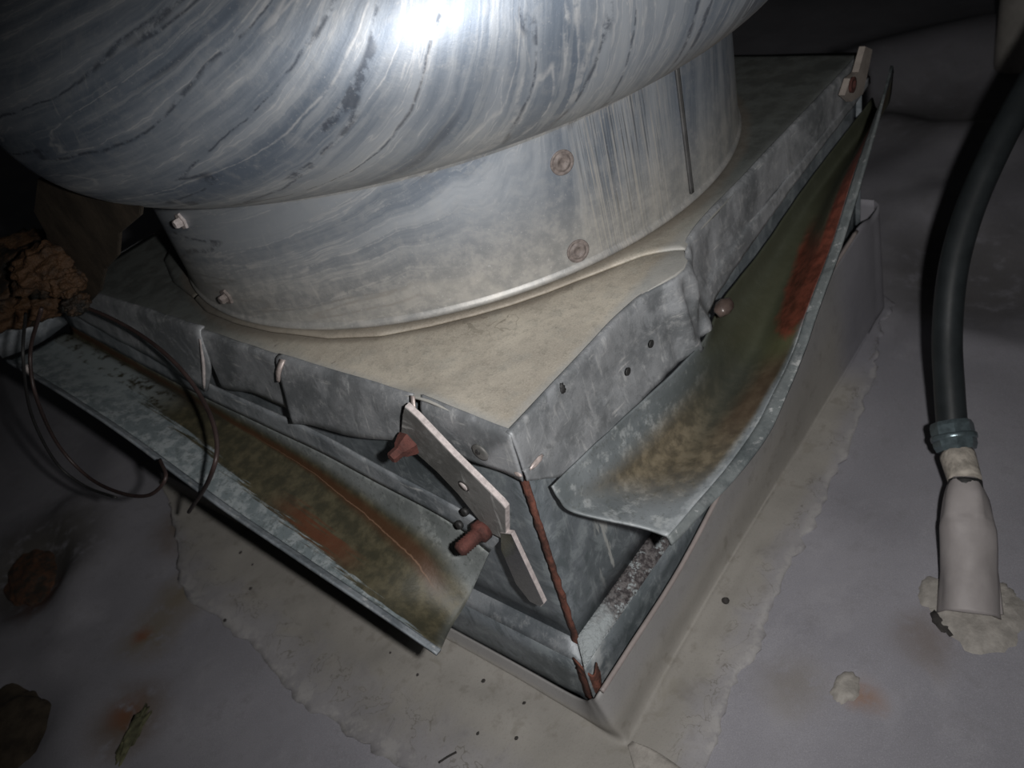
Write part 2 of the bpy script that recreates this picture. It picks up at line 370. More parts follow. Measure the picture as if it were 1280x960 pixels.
def lathe(name, prof, mat, parent=None, c=(.5, .5), seg=160, uv=False, p0=0.0):
    vs = []; info = []
    pl = [0]
    for k in range(1, len(prof)): pl.append(pl[-1]+math.hypot(prof[k][0]-prof[k-1][0], prof[k][1]-prof[k-1][1]))
    for i in range(seg+1):
        th = 2*math.pi*i/seg
        for k, (r, z) in enumerate(prof):
            vs.append(W((c[0]+r*math.cos(th), c[1]+r*math.sin(th), z))); info.append((th, pl[k], z))
    n = len(prof); fs = [(i*n+k, (i+1)*n+k, (i+1)*n+k+1, i*n+k+1) for i in range(seg) for k in range(n-1)]
    me = bpy.data.meshes.new(name); me.from_pydata(vs, [], fs)
    if uv:
        def s_of(t):
            pts = [(0, .15), (190, .18), (204, .34), (216, .65), (226, 1.3), (234, 2.6), (242, 6), (360, 9)]
            for (a, x), (b, y) in zip(pts, pts[1:]):
                if t <= b: return x+(y-x)*(t-a)/(b-a)
            return 7
        G = [0]; N = 720
        for i in range(N):
            s = s_of(i*360/N); G.append(G[-1]+s/math.sqrt(1+s*s)*(2*math.pi/N)*.52)
        ua = me.uv_layers.new(name='streak'); ub = me.uv_layers.new(name='plan')
        for lp in me.loops:
            th, p, z = info[lp.vertex_index]; d = math.degrees(th); q = d/360*N; k = min(int(q), N-1)
            g = G[k]+(G[k+1]-G[k])*(q-k); s = s_of(d)
            pc = p+p0-.36
            ua.data[lp.index].uv = (pc/math.sqrt(1+s*s)-g, (th-math.pi*1.25)*.52 + pc*s/math.sqrt(1+s*s))
            ub.data[lp.index].uv = ((th-math.pi*1.25)*.52, p+p0)
    return link(name, me, mat, parent)
def slab(name, outline, axis, a, b, mat, parent=None, bev=.0012, edge=None):      # a flat outline in a plane, given real thickness
    bm = bmesh.new()
    def P(q, v):
        if axis == 0: return W((v, q[0], q[1]))
        if axis == 1: return W((q[0], v, q[1]))
        return W((q[0], q[1], v))
    v0 = [bm.verts.new(P(q, a)) for q in outline]; v1 = [bm.verts.new(P(q, b)) for q in outline]
    f = [bm.faces.new(v0), bm.faces.new(list(reversed(v1)))]; n = len(outline); side = []
    for i in range(n): side.append(bm.faces.new((v0[i], v0[(i+1) % n], v1[(i+1) % n], v1[i])))
    if edge is not None:
        for s_ in side: s_.material_index = 1
    bmesh.ops.recalc_face_normals(bm, faces=bm.faces)
    if bev: bmesh.ops.bevel(bm, geom=[e for e in bm.edges if e.is_boundary is False and len(e.link_faces) == 2 and (e.link_faces[0] in f or e.link_faces[1] in f)], offset=bev*S, segments=2, affect='EDGES', material=-1)
    me = bpy.data.meshes.new(name); bm.to_mesh(me); bm.free(); o = link(name, me, mat, parent, smooth=False)
    if edge is not None: me.materials.append(edge)
    return o
def disc_stack(name, pos, nrm, prof, mat, parent=None, seg=24):    # small turned piece along nrm; prof = (radius, height)
    nrm = Vector(nrm).normalized(); a = nrm.orthogonal().normalized(); b = nrm.cross(a); vs = []; pos = Vector(pos)
    for r, h in prof:
        for j in range(seg):
            t = 2*math.pi*j/seg; vs.append(W(pos+nrm*h+(a*math.cos(t)+b*math.sin(t))*r))
    fs = [(k*seg+j, k*seg+(j+1) % seg, (k+1)*seg+(j+1) % seg, (k+1)*seg+j) for k in range(len(prof)-1) for j in range(seg)]
    fs.append(tuple((len(prof)-1)*seg+j for j in range(seg))); fs.append(tuple(reversed(range(seg))))
    me = bpy.data.meshes.new(name); me.from_pydata(vs, [], fs); return link(name, me, mat, parent, smooth=seg > 8)
def lump(name, pos, rx, ry, rz, mat, parent=None, amp=.35, freq=3.0, sub=3, seed=0, rot=0):
    bm = bmesh.new(); bmesh.ops.create_icosphere(bm, subdivisions=sub, radius=1)
    for v in bm.verts:
        p = v.co.copy(); k = 1+amp*mnoise.fractal(p*freq+Vector((seed*7.3, seed*1.7, 0)), 1.0, 2.0, 4)
        v.co = Vector((p.x*rx, p.y*ry, p.z*rz))*k
    bmesh.ops.rotate(bm, verts=bm.verts, cent=(0, 0, 0), matrix=Matrix.Rotation(rot, 3, 'Z'))
    for v in bm.verts: v.co = W(v.co+Vector(pos))
    me = bpy.data.meshes.new(name); bm.to_mesh(me); bm.free(); return link(name, me, mat, parent)

# ------------------------------------------------------------------ roof membrane (the ground of the place)
def seg_d(p, a, b):
    ab = b-a; t = max(0, min(1, (p-a).dot(ab)/ab.length_squared)); return (p-(a+ab*t)).length, t
RID = []
for (x0, y0, x1, y1, wd, h) in ((1120, 400, 1140, 560, .03, .004), (860, 900, 960, 700, .03, .003), (1000, 560, 1110, 640, .04, -.004), (1125, 150, 1230, 175, .10, .045), (1110, 85, 1230, 60, .20, .08), (1170, 190, 1060, 240, .09, .02), (1180, 250, 1260, 290, .07, .02),
                                 (1200, 420, 1280, 440, .04, .012), (85, 640, 95, 760, .04, .018), (60, 830, 90, 960, .05, .015), (1120, 330, 1110, 260, .05, .012),
                                 (150, 560, 110, 700, .06, .010), (640, 900, 480, 830, .02, .004)):
    a = on_plane(x0, y0, 2, -.5); b = on_plane(x1, y1, 2, -.5); RID.append((Vector((a.x, a.y)), Vector((b.x, b.y)), wd, h))
PIT = []
for (x0, y0, r, h) in ((40, 715, .10, .03), (10, 900, .10, .02), (1240, 320, .20, .035), (1200, 120, .22, .05)):
    a = on_plane(x0, y0, 2, -.5); PIT.append((Vector((a.x, a.y)), r, h))
def gz(x, y):
    z = -.502; p = Vector((x, y))
    far = min(1, max(0, (max(abs(x-.3), abs(y-.3))-.55)/1.2))
    z += .010*far*mnoise.noise(Vector((x*2.2, y*2.2, 0)))+.0015*mnoise.noise(Vector((x*9, y*9, 3)))
    for a, b, wd, h in RID:
        d, t = seg_d(p, a, b); z += h*math.exp(-(d/wd)**2)
    for a, r, h in PIT:
        z -= h*math.exp(-((p-a).length/r)**4)
    if -.05 < x < 1.05 and -.08 < y < 1.05: z = min(z, -.502)
    return z
def axis_pts(lo, hi, dlo, dhi, fine, coarse):
    out = []; x = lo
    while x < hi:
        out.append(x); x += fine if dlo <= x < dhi else coarse
    out.append(hi); return out
xs = axis_pts(-2.5, 9, -.9, 2.6, .02, .2); ys = axis_pts(-2.5, 9, -.7, 2.6, .02, .2)
vs = [W((x, y, gz(x, y))) for x in xs for y in ys]; ny = len(ys)
fs = [(i*ny+j, (i+1)*ny+j, (i+1)*ny+j+1, i*ny+j+1) for i in range(len(xs)-1) for j in range(ny-1)]
me = bpy.data.meshes.new('floor'); me.from_pydata(vs, [], fs); floor = link('floor', me, ROOF); floor['kind'] = 'structure'

# flashing: skirt up the curb and apron welded out onto the roof, round the corner
top = [(1.012, .95, -.27), (1.012, .45, -.27), (1.012, .04, -.27), (1.004, -.022, -.27), (.95, -.032, -.27), (.86, -.034, -.25), (.64, -.034, -.275), (.40, -.034, -.350), (.20, -.034, -.40), (.05, -.034, -.408), (-.020, -.035, -.408),
       (-.026, -.020, -.430), (-.016, .02, -.470), (-.0135, .14, -.474), (-.0135, .35, -.474), (-.0135, .60, -.474), (-.0135, .85, -.474), (-.0135, 1.10, -.474)]
rid = [(1.03, .95, -.5), (1.03, .45, -.5), (1.03, .04, -.5), (1.015, -.035, -.5), (.95, -.043, -.5), (.86, -.045, -.5), (.64, -.047, -.5), (.40, -.048, -.5), (.20, -.052, -.5), (.05, -.058, -.5), (-.010, -.062, -.5),
       (-.034, -.055, -.5), (-.034, .02, -.498), (-.030, .14, -.498), (-.030, .35, -.498), (-.030, .60, -.498), (-.030, .85, -.498), (-.030, 1.10, -.498)]
out = [(1.06, .95, -.501), (1.06, .45, -.501), (1.06, .04, -.501), (1.03, -.05, -.501), (.95, -.056, -.501), (.86, -.082, -.5), (.64, -.115, -.5), (.40, -.130, -.5), (.20, -.142, -.5), (.05, -.152, -.5), (-.06, -.165, -.5),
       (-.20, -.10, -.5), (-.20, .06, -.5), (-.205, .20, -.5), (-.215, .36, -.5), (-.195, .55, -.5), (-.17, .80, -.5), (-.06, 1.0, -.5)]
mid1 = [tuple(Vector(a).lerp(Vector(b), .5)+Vector((0, 0, -.005))) for a, b in zip(top, rid)]
mid2 = [tuple(Vector(a).lerp(Vector(b), .5)) for a, b in zip(rid, out)]
def apf(p, u, v):
    q = p.copy(); k = max(0, (v-.75)/.25)
    n = mnoise.noise(Vector((p.x*14, p.y*14, 2)))
    n += .8*mnoise.fractal(Vector((p.x*45, p.y*45, 6)), 1, 2, 3)
    if v > .75:
        d = Vector((0, -1, 0)) if u < .56 else Vector((-1, 0, 0))
        q += d*(.012*n*k)
    if v > .5: q.z = gz(q.x, q.y)+.0040-(.0035*max(0, v-.88)/.12)+.0020*mnoise.noise(Vector((p.x*20, p.y*20, 9)))
    elif v > .02: q.z += .002*mnoise.noise(Vector((p.x*12, p.y*12, 5)))
    return q
fsk = sheet('curb_flashing', [top, mid1, rid, mid2, out], APRON, None, 260, 8, .0035, apf); fsk['kind'] = 'structure'; fsk.name = 'trim_1'
bead = tube('edge_bead', [(p[0], p[1]-.003, p[2]+.002) for p in top[5:11]], .0036, BEAD, fsk, 8, 90)
for k, (px, py, r) in enumerate(((937, 552, .008), (911, 591, .007))):
    p = on_plane(px, py, 1, -.045); lump('caulk_blob', p, r*1.4, r*.6, r*.9, WHITE, fsk, .3, 3, 2, k+3)
# small folded corner patch at the foot of the corner
cp = [[(-.030, -.066, -.4965), (-.022, -.068, -.4965)], [(-.052, -.088, -.4975), (-.018, -.100, -.4975)], [(-.085, -.12, -.4975), (-.022, -.145, -.4975)]]
sheet('corner_patch', cp, CAULK, fsk, 10, 5, .003)

# ------------------------------------------------------------------ roof curb
curb = thing('roof_curb', 'galvanised sheet metal roof curb with a rusty corner seam under the fan', 'curb', (.5, .5, -.49))
WO = .010
def wallstrip(name, prof, side, mat, n=40, x1=.985):
    rails = []
    for o_, z in prof:
        e = -o_
        rails.append([((t if t > 0 else -e*0+(-o_ if 0 else o_)), o_, z) if side == 'R' else (o_, t if t > 0 else o_, z) for t in (0, .2, .4, .6, .8, x1)])
    return sheet(name, rails, mat, curb, n, 3, .003, None, True, True)
wallstrip('side_panel', [(WO, -.012), (WO, -.12), (WO, -.24), (WO-.002, -.358)], 'R', WALL)
wallstrip('side_panel', [(WO, -.012), (WO, -.12), (WO, -.24), (WO, -.366)], 'L', WALL)
wallstrip('ledge', [(WO-.002, -.358), (-.018, -.372)], 'R', LEDGE)
wallstrip('ledge', [(WO, -.366), (-.010, -.384)], 'L', GALV)
wallstrip('foot_panel', [(-.018, -.372), (-.024, -.47)], 'R', WALL)
wallstrip('foot_panel', [(-.010, -.384), (-.010, -.490)], 'L', WALL)
sheet('side_panel', [[(.985, t, z) for t in (.0, .5, .985)] for z in (-.012, -.49)], WALL, curb, 8, 2, .003)
sheet('side_panel', [[(t, .985, z) for t in (.0, .5, .985)] for z in (-.012, -.49)], WALL, curb, 8, 2, .003)
# rusty corner seam: a narrow ragged strip folded round the corner
def rj(p, u, v):
    n = mnoise.noise(Vector((u*22, v*2, 1)))*.0012; return p+Vector((n, -n, 0))
cs = sheet('corner_seam', [[(WO-.0035, WO+.0045, z) for z in (-.060, -.16, -.26, -.372)], [(WO-.0042, WO-.0035, z) for z in (-.060, -.16, -.26, -.372)], [(WO-.001, WO-.0035, z) for z in (-.060, -.16, -.26, -.372)]],
           RUST, curb, 60, 2, .0025, rj, False, True); cs['label'] = 'rust red corner seam'
cr_ = sheet('corner_rust', [[(-.0125, .003, z) for z in (-.372, -.41, -.46)], [(-.0165, -.026, z) for z in (-.385, -.41, -.46)], [(-.004, -.027, z) for z in (-.372, -.385, -.40)]], RUST, curb, 20, 4, .002, rj)
cr_['label'] = 'rusted foot of the corner'

# ------------------------------------------------------------------ exhaust fan on its cap
fan = thing('exhaust_fan', 'round streaked aluminium rooftop exhaust fan on a square flanged cap', 'fan', (.5, .5, 0))
RB = .463
# cap sheet
def edge_off(x):  return -.026*math.exp(-((x-.315)/.045)**2)
N = 60; bm = bmesh.new(); grid = {}
def plate_fn(i, j):
    x = (i/N)**1.5; y = (j/N)**1.5
    k = math.exp(-(y/.05)**2); yy = y+edge_off(x)*k
    z = .0016*mnoise.noise(Vector((x*6, y*6, 0)))*min(1, x*8)*min(1, y*8) + .006*math.exp(-((x-.30)/.05)**2-(y/.04)**2)
    z += .010*math.exp(-((y-.12)/.05)**2)*math.exp(-(x/.03)**2)
    return (x, yy, z)
for i in range(N+1):
    for j in range(N+1): grid[i, j] = bm.verts.new(W(plate_fn(i, j)))
for i in range(N):
    for j in range(N): bm.faces.new((grid[i, j], grid[i+1, j], grid[i+1, j+1], grid[i, j+1]))
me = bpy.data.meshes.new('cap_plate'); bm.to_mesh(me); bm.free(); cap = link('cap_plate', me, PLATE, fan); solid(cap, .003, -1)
# upper sheet of the cap: ring around the drum, running out over the far right side
ov = [(.055, .66), (.036, .60), (.030, .52), (.034, .44), (.052, .34), (.080, .27), (.12, .215), (.155, .175), (.189, .142), (.225, .113), (.259, .090), (.295, .062), (.324, .034), (.346, .002), (.352, -.010), (.38, -.004), (.44, -.003), (.54, -.003), (.70, -.002), (.95, -.002), (.999, -.002), (.999, .05), (.999, .5), (.999, .95), (.999, .999), (.95, .999), (.5, .999), (.30, .985), (.20, .93), (.12, .85), (.075, .75), (.055, .66)]
inn = []
for x, y in ov:
    a = math.atan2(y-.5, x-.5); inn.append((.5+.44*math.cos(a), .5+.44*math.sin(a)))
def ovf(p, u, v):
    q = p.copy(); g_ = math.exp(-((p.x-.335)**2+(p.y-.015)**2)/.0030); q.z = .0065+.006*g_*v + .0015*mnoise.noise(Vector((p.x*9, p.y*9, 4)))
    if v > .98: q.z -= .002
    return q
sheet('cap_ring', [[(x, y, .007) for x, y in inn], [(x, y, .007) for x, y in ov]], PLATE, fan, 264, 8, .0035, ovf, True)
# right skirt of the cap: one long wavy panel
xt = [0, .05, .10, .16, .22, .27, .31, .345, .37, .42, .50, .62, .78, 1.0]
bz = [-.062, -.098, -.106, -.108, -.110, -.110, -.112, -.106, -.097, -.088, -.080, -.070, -.060, -.046]
bo = [0, -.006, -.010, -.012, -.014, -.018, -.030, -.026, -.016, -.012, -.010, -.008, -.006, -.004]
zr = [.0085 if x > .36 else .0 for x in xt]
r0 = [(x if x else -.001, edge_off(x)+.0045, .0015+z) for x, z in zip(xt, zr)]; r1 = [(x if x else -.002, edge_off(x)*1.05-.0025, -.0025+z*.7) for x, z in zip(xt, zr)]
r2 = [(x if x else -.002, edge_off(x)*.9-.004+b*.1, -.45*.1+z*.05) for x, z, b in zip(xt, bz, bo)]
r3 = [(x if x else -.002, edge_off(x)*.3-.004+b*.6, z*.75) for x, z, b in zip(xt, bz, bo)]
r4 = [(x if x else -.002, b-.004, z) for x, z, b in zip(xt, bz, bo)]
def skf(p, u, v):
    n = mnoise.noise(Vector((p.x*30, p.z*12, 8)))*.0025*math.exp(-((p.x-.30)/.10)**2)+.0012*mnoise.noise(Vector((p.x*12, p.z*20, 1)))
    g_ = math.exp(-((p.x-.325)/.045)**2)*min(1, v*3)
    cz = (math.sin(p.x*150+p.z*40)*.0030+.010*mnoise.noise(Vector((p.x*45, p.z*14, 3))))*g_ + .0016*mnoise.fractal(Vector((p.x*30, p.z*60, 5)), 1, 2, 3)*min(1, v*3)
    return p+Vector((0, n+cz, 0))
sk = sheet('skirt_panel', [r0, r1, r2, r3, r4], SKIRT, fan, 170, 5, .003, skf); sk['label'] = 'long wavy right skirt with a crumpled dent'
# left skirt: four torn panels
def lskirt(ya, yb, oa, ob, za, zb, ta=0.0, tb=0.0, rip=None):
    ys_ = [ya+(yb-ya)*k/6 for k in range(7)]
    def o(k): return oa+(ob-oa)*k/6
    def z(k): return za+(zb-za)*k/6+.004*math.sin(k*1.3+ya*9)
    zl = .0075 if ya > .5 else 0
    q0 = [(.0045, y, ta+(tb-ta)*k/6+.0015+zl) for k, y in enumerate(ys_)]; q1 = [(-.0025+o(k)*.15, y, -.0025+zl*.7) for k, y in enumerate(ys_)]
    q2 = [(-.004+o(k)*.5, y, z(k)*.5) for k, y in enumerate(ys_)]; q3 = [(-.004+o(k), y+(rip or 0)*(1-k/6), z(k)) for k, y in enumerate(ys_)]
    def f(p, u, v): return p+Vector((.0018*mnoise.noise(Vector((p.y*16, p.z*16, 2))), 0, 0))
    return sheet('skirt_panel', [q0, q1, q2, q3], SKIRT, fan, 30, 4, .003, f)
lskirt(-.002, .125, 0, -.002, -.062, -.052, 0, .010)
lskirt(.138, .385, -.010, -.022, -.052, -.092, .008, .002)
lskirt(.366, .570, -.004, -.008, -.078, -.088)
lskirt(.556, .998, -.024, -.006, -.088, -.050, 0, 0, .03)
sheet('tear_edge', [[(-.003, .128, .014), (-.014, .124, -.004), (-.017, .140, -.022)], [(-.003, .134, .014), (-.015, .131, -.004), (-.018, .143, -.022)]], WHITE, fan, 10, 1, .002)
sheet('tear_edge', [[(-.003, .364, .004), (-.014, .366, -.006), (-.018, .374, -.022)], [(-.004, .374, .004), (-.016, .373, -.006), (-.020, .378, -.022)]], WHITE, fan, 10, 1, .003)
sheet('tear_edge', [[(-.008, .556, -.004), (-.018, .568, -.045), (-.028, .586, -.086)], [(-.008, .562, -.004), (-.019, .574, -.045), (-.029, .590, -.086)]], EDGE, fan, 10, 1, .003)
for q in ((.236, -.019, -.050), (.186, -.016, -.055)): disc_stack('screw_hole', q, (0, -1, 0), [(.0050, 0), (.0050, .001), (.0035, .0014)], BLACK, fan, 12)
lump('weld_scar', (-.0055, .001, -.052), .002, .005, .003, WHITE, fan, .2, 2, 3, 1)
lump('weld_scar', (.016, -.008, -.050), .012, .0025, .0035, WHITE, fan, .3, 2, 3, 2)
lump('torn_nick', (.085, -.004, -.006), .004, .003, .007, BLACK, fan, .5, 3, 3, 7)
# short far-side skirts
sheet('skirt_panel', [[(1.0, t, z) for t in (0, .5, 1)] for z in (0, -.06)], SKIRT, fan, 8, 2, .003)
sheet('skirt_panel', [[(t, 1.0, z) for t in (0, .5, 1)] for z in (0, -.06)], SKIRT, fan, 8, 2, .003)
# drum and housing
drum_prof = [(RB+.001, .010), (RB+.0030, .0115), (RB+.0036, .0145), (RB+.0020, .0175), (RB, .020), (RB, .0205), (RB, .022)]+[(RB, .03+.012*k) for k in range(16)]
def bowl(a): return (.445+.148*math.cos(a), .340+.1435*math.sin(a))
bp = []
for k in range(90):
    a = math.radians(-92+k*2.0)
    if a > math.radians(80): break
    bp.append(bowl(a))
bp = [(r, z) for r, z in bp if r > .4]
# drum meets shoulder in a soft fillet
bstart = [(RB+.0015, .190), (RB+.004, .1975), (RB+.010, .2005)]
bp2 = bstart+[q for q in bp if q[0] > RB+.014 or q[1] > .3]
bp2 += [(.44, .487), (.38, .500), (.30, .515), (.20, .528), (.10, .535), (.0005, .537)]
lathe('drum', drum_prof, HOUS, fan, uv=True, seg=220)
hs = lathe('housing', bp2, HOUS, fan, uv=True, seg=220, p0=.19)
# lap seam on the drum: a narrow strip in its own dark colour
sm = []
for a in (264.9, 265.3, 265.7):
    t = math.radians(a); sm.append([(.5+(RB+.0022)*math.cos(t), .5+(RB+.0022)*math.sin(t), z) for z in (.024, .08, .14, .197)])
sheet('lap_seam', sm, mat_plain('dark_seam', (.07, .07, .07), .6), fan, 12, 2, .003)
def on_drum(deg, z, r=RB):
    t = math.radians(deg); return (.5+r*math.cos(t), .5+r*math.sin(t), z), (math.cos(t), math.sin(t), 0)
for deg, z in ((241.8, .151), (241.3, .036)):
    p, n = on_drum(deg, z)
    s_ = disc_stack('drum_screw', p, n, [(.0150, -.002), (.0150, .0012), (.0138, .0020), (.0118, .0008), (.0105, .0008), (.0098, .0028), (.0060, .0032), (.0052, .0012), (.0010, .0012)], SCREW, fan, 32)
for deg, z in ((176.1, .160), (178.0, .046)):
    p, n = on_drum(deg, z)
    disc_stack('drum_screw', p, n, [(.0120, -.002), (.0120, .002), (.0110, .003), (.0065, .003), (.0065, .010), (.005, .012)], EDGE if z > .1 else SCREW, fan, 6)

# ------------------------------------------------------------------ left trough
L_top = [(-.012, .052, -.166), (-.012, .132, -.145), (-.012, .251, -.127), (-.012, .35, -.110), (-.012, .472, -.102), (-.012, .606, -.096), (-.012, .751, -.075), (-.012, 1.04, -.048)]
L_fold = [(-.016, .084, -.207), (-.016, .141, -.177), (-.016, .261, -.160), (-.016, .367, -.146), (-.016, .49, -.138), (-.016, .629, -.130), (-.016, .791, -.112), (-.016, 1.04, -.078)]
L_val = [(-.066, .108, -.270), (-.058, .170, -.222), (-.050, .262, -.205), (-.042, .385, -.186), (-.038, .490, -.170), (-.034, .620, -.150), (-.034, .800, -.124), (-.034, 1.05, -.088)]
L_base = [(-.122, .082, -.256), (-.120, .190, -.238), (-.118, .290, -.226), (-.118, .430, -.200), (-.118, .535, -.172), (-.118, .665, -.138), (-.118, .815, -.110), (-.116, 1.05, -.086)]
L_tip = [(-.140, .080, -.252), (-.140, .192, -.226), (-.140, .290, -.208), (-.140, .430, -.182), (-.140, .540, -.152), (-.140, .660, -.114), (-.140, .810, -.084), (-.136, 1.05, -.072)]
L_base = [tuple(Vector(a).lerp(Vector(b), .55)) for a, b in zip(L_base, L_tip)]
lt = thing('grease_trough', 'long rust stained metal trough along the left curb side', 'trough', (-.07, .5, -.2), 'grease troughs hung on the curb')
def warp(p, u, v): return p+Vector((0, 0, .0018*mnoise.noise(Vector((p.x*20, p.y*7, 1)))))
sheet('upstand', [L_top, L_fold], GALV, lt, 60, 4, .003, warp)
lf2 = [tuple(Vector(a).lerp(Vector(b), .35)+Vector((0, 0, -.012))) for a, b in zip(L_fold, L_val)]
lv2 = [tuple(Vector(a).lerp(Vector(b), .5)+Vector((0, 0, -.002))) for a, b in zip(L_val, L_base)]
lf2[0] = (-.034, .102, -.246); lv2[0] = (-.095, .106, -.275)
sheet('pan', [L_fold, lf2, L_val, lv2, L_base], PANL, lt, 110, 7, .003, warp)
sheet('lip', [L_base, L_tip], LIPM, lt, 110, 4, .004, warp)['label'] = 'pale zinc outer lip'
sheet('end_plate', [[(-.016, 1.045, -.075), (-.075, 1.05, -.080), (-.136, 1.05, -.068)], [(-.016, 1.045, -.04), (-.075, 1.05, -.03), (-.136, 1.05, -.025)]], GALV, lt, 8, 2, .003)
for q, n in (((-.020, .096, -.138), (-1, 0, .2)), ((-.026, .108, -.160), (-1, 0, .3))): disc_stack('screw_hole', q, n, [(.0052, -.003), (.0050, .0022), (.0020, .0024)], BLACK, lt, 12)
lump('end_screw', (-.135, .945, -.066), .006, .010, .010, EDGE, lt, .2, 2, 2, 5)

# ------------------------------------------------------------------ right trough
R_top = [(.022, -.012, -.090), (.087, -.016, -.094), (.153, -.018, -.102), (.309, -.036, -.104), (.426, -.014, -.110), (.576, -.006, -.115), (.724, -.004, -.100), (1.03, -.002, -.085)]
R_fold = [(.020, -.020, -.104), (.084, -.022, -.118), (.172, -.026, -.124), (.315, -.040, -.126), (.427, -.022, -.140), (.572, -.016, -.142), (.722, -.012, -.125), (1.03, -.010, -.105)]
R_val = [(.026, -.031, -.127), (.128, -.046, -.166), (.252, -.056, -.180), (.390, -.054, -.180), (.485, -.050, -.165), (.615, -.044, -.140), (.780, -.034, -.110), (1.03, -.026, -.100)]
R_val2 = [(.058, -.090, -.156), (.137, -.095, -.170), (.249, -.100, -.176), (.378, -.100, -.168), (.445, -.098, -.142), (.560, -.086, -.112), (.718, -.070, -.072), (.985, -.046, -.060)]
R_base = [(.066, -.116, -.158), (.150, -.118, -.164), (.248, -.120, -.168), (.374, -.117, -.155), (.448, -.112, -.125), (.575, -.098, -.098), (.722, -.082, -.052), (.97, -.054, -.022)]
R_tip = [(.062, -.124, -.172), (.170, -.140, -.174), (.262, -.146, -.172), (.386, -.137, -.150), (.462, -.132, -.118), (.588, -.118, -.088), (.712, -.104, -.036), (.93, -.064, .010)]
R_base = [tuple(Vector(a).lerp(Vector(b), .35)) for a, b in zip(R_base, R_tip)]
LIPR = mat_galv('mottled_lip', (.92, .95, .90), 0, .1, .58)
rt = thing('grease_trough', 'bulging brown stained metal trough along the right curb side', 'trough', (.5, -.07, -.2), 'grease troughs hung on the curb')
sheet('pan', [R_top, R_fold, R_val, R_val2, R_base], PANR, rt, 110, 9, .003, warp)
sheet('lip', [R_base, R_tip], LIPR, rt, 110, 4, .004, warp)
p = on_plane(905, 384, 1, -.05); lump('drain_stud', (p.x, -.050, p.z), .016, .011, .010, mat_plain('stud', (.075, .055, .048), .35, .1, .3), rt, .15, 2, 3, 8)

# ------------------------------------------------------------------ hinge strap near the corner
st = thing('hold_down_strap', 'bent flat bar with two rusty bolts by the near corner', 'bracket', (-.018, .08, -.06))
ol = [(.122, .018), (.108, .006), (.072, -.036), (.045, -.063), (.022, -.087), (.018, -.094), (.034, -.148), (.040, -.154), (.060, -.152), (.072, -.134), (.090, -.102), (.112, -.076), (.132, -.060), (.152, -.046), (.150, -.030), (.134, .000)]
slab('bar', ol, 0, -.0150, -.0235, STRAP, st, .0008, EDGE)
disc_stack('bolt_hole', (-.0236, .0735, -.082), (-1, 0, 0), [(.0078, 0), (.0078, .0003)], GRIT, st, 20)
disc_stack('hole_burr', (-.0236, .0750, -.0835), (-1, 0, 0), [(.0060, 0), (.0060, .0006)], EDGE, st, 16)
disc_stack('bar_rivet', (-.006, .047, -.036), (-1, 0, 0), [(.011, 0), (.011, .002), (.008, .003)], STRAP, st, 16)
disc_stack('rivet_hole', (-.0092, .048, -.034), (-1, 0, .2), [(.0035, 0), (.003, .001)], BLACK, st, 10)
b1 = (-.024, .140, -.040)
nb = disc_stack('bolt', b1, (-1, .12, -.05), [(.016, 0), (.015, .004), (.0105, .013), (.0072, .016), (.0072, .026), (.006, .028)], RUSTB, st, 6); nb['label'] = 'rusty cone nut at the bar top'
b2 = (-.022, .068, -.150)
nb = disc_stack('bolt', b2, (-1, .15, .0), [(.0135, 0), (.0135, .010), (.0105, .012), (.0085, .013), (.0085, .038), (.0065, .041)], RUSTB, st, 12); nb['label'] = 'rusty bolt at the bar foot'
rgs = []
for k in range(7):
    h = .015+k*.0036; rgs.append((.0098, h)); rgs.append((.0080, h+.0018))
disc_stack('thread', b2, (-1, .15, .0), rgs, RUSTB, nb, 14)
disc_stack('washer', (-.014, .056, -.146), (-1, 0, 0), [(.020, 0), (.020, .003)], STRAP, st, 24)
tb = [(.0225, -.136), (.0085, -.252), (.016, -.262), (.032, -.262), (.046, -.236), (.050, -.176), (.040, -.142)]
zb = slab('latch_tab', tb, 0, -.0170, -.0245, CHROME, st, .0008, EDGE); zb['label'] = 'shiny zinc tab'
# far bracket at the right end
p = [on_plane(a, b, 1, -.016) for a, b in ((1077, 58), (1086, 62), (1080, 92), (1074, 118), (1060, 127), (1051, 119), (1058, 98), (1068, 90))]
fb = thing('hold_down_clip', 'small pale clip with a rusty ring at the far right cap corner', 'bracket', (.88, -.018, 0))
slab('clip_plate', [(q.x, q.z) for q in p], 1, -.012, -.022, mat_plain('clip', (.34, .30, .27), .5, .2, .15), fb, .0006)
q = on_plane(1064, 106, 1, -.022); disc_stack('ring', (q.x, -.0222, q.z), (0, -1, 0), [(.012, 0), (.012, .004), (.007, .004), (.0065, .001)], RUSTB, fb, 20)

# ------------------------------------------------------------------ pipe boot and hose
bt = thing('pipe_boot', 'pale membrane sleeve wrapped round a pipe beside the hose end', 'pipe boot', (.36, -.36, -.5))
A = Vector((.345, -.366, -.492)); Bp = Vector((.500, -.314, -.405))
def bf(x, u, a, c):
    d = x-c; n = 1+.05*math.sin(3*a+u*3)*(1-u)+.10*mnoise.noise(Vector((math.cos(a)*2, math.sin(a)*2, u*4)))
    if u > .55: n *= 1+.05*math.cos(5*a)
    q = c+d*n; q.z = max(q.z, -.502); return q
tube('sleeve', [A, A.lerp(Bp, .3), A.lerp(Bp, .62), A.lerp(Bp, .86), Bp], [.037, .033, .034, .027, .0195], BOOT, bt, 28, 60, True, bf)
tube('seam_flap', [A+Vector((.016, -.031, .002)), A.lerp(Bp, .4)+Vector((.010, -.027, .002)), A.lerp(Bp, .85)+Vector((.006, -.021, .002))], [.006, .006, .004], BOOT, bt, 8, 30)
tube('clamp_band', [Bp-(Bp-A).normalized()*.012, Bp-(Bp-A).normalized()*.002], [.0220, .0215], BLACK, bt, 24, 3)
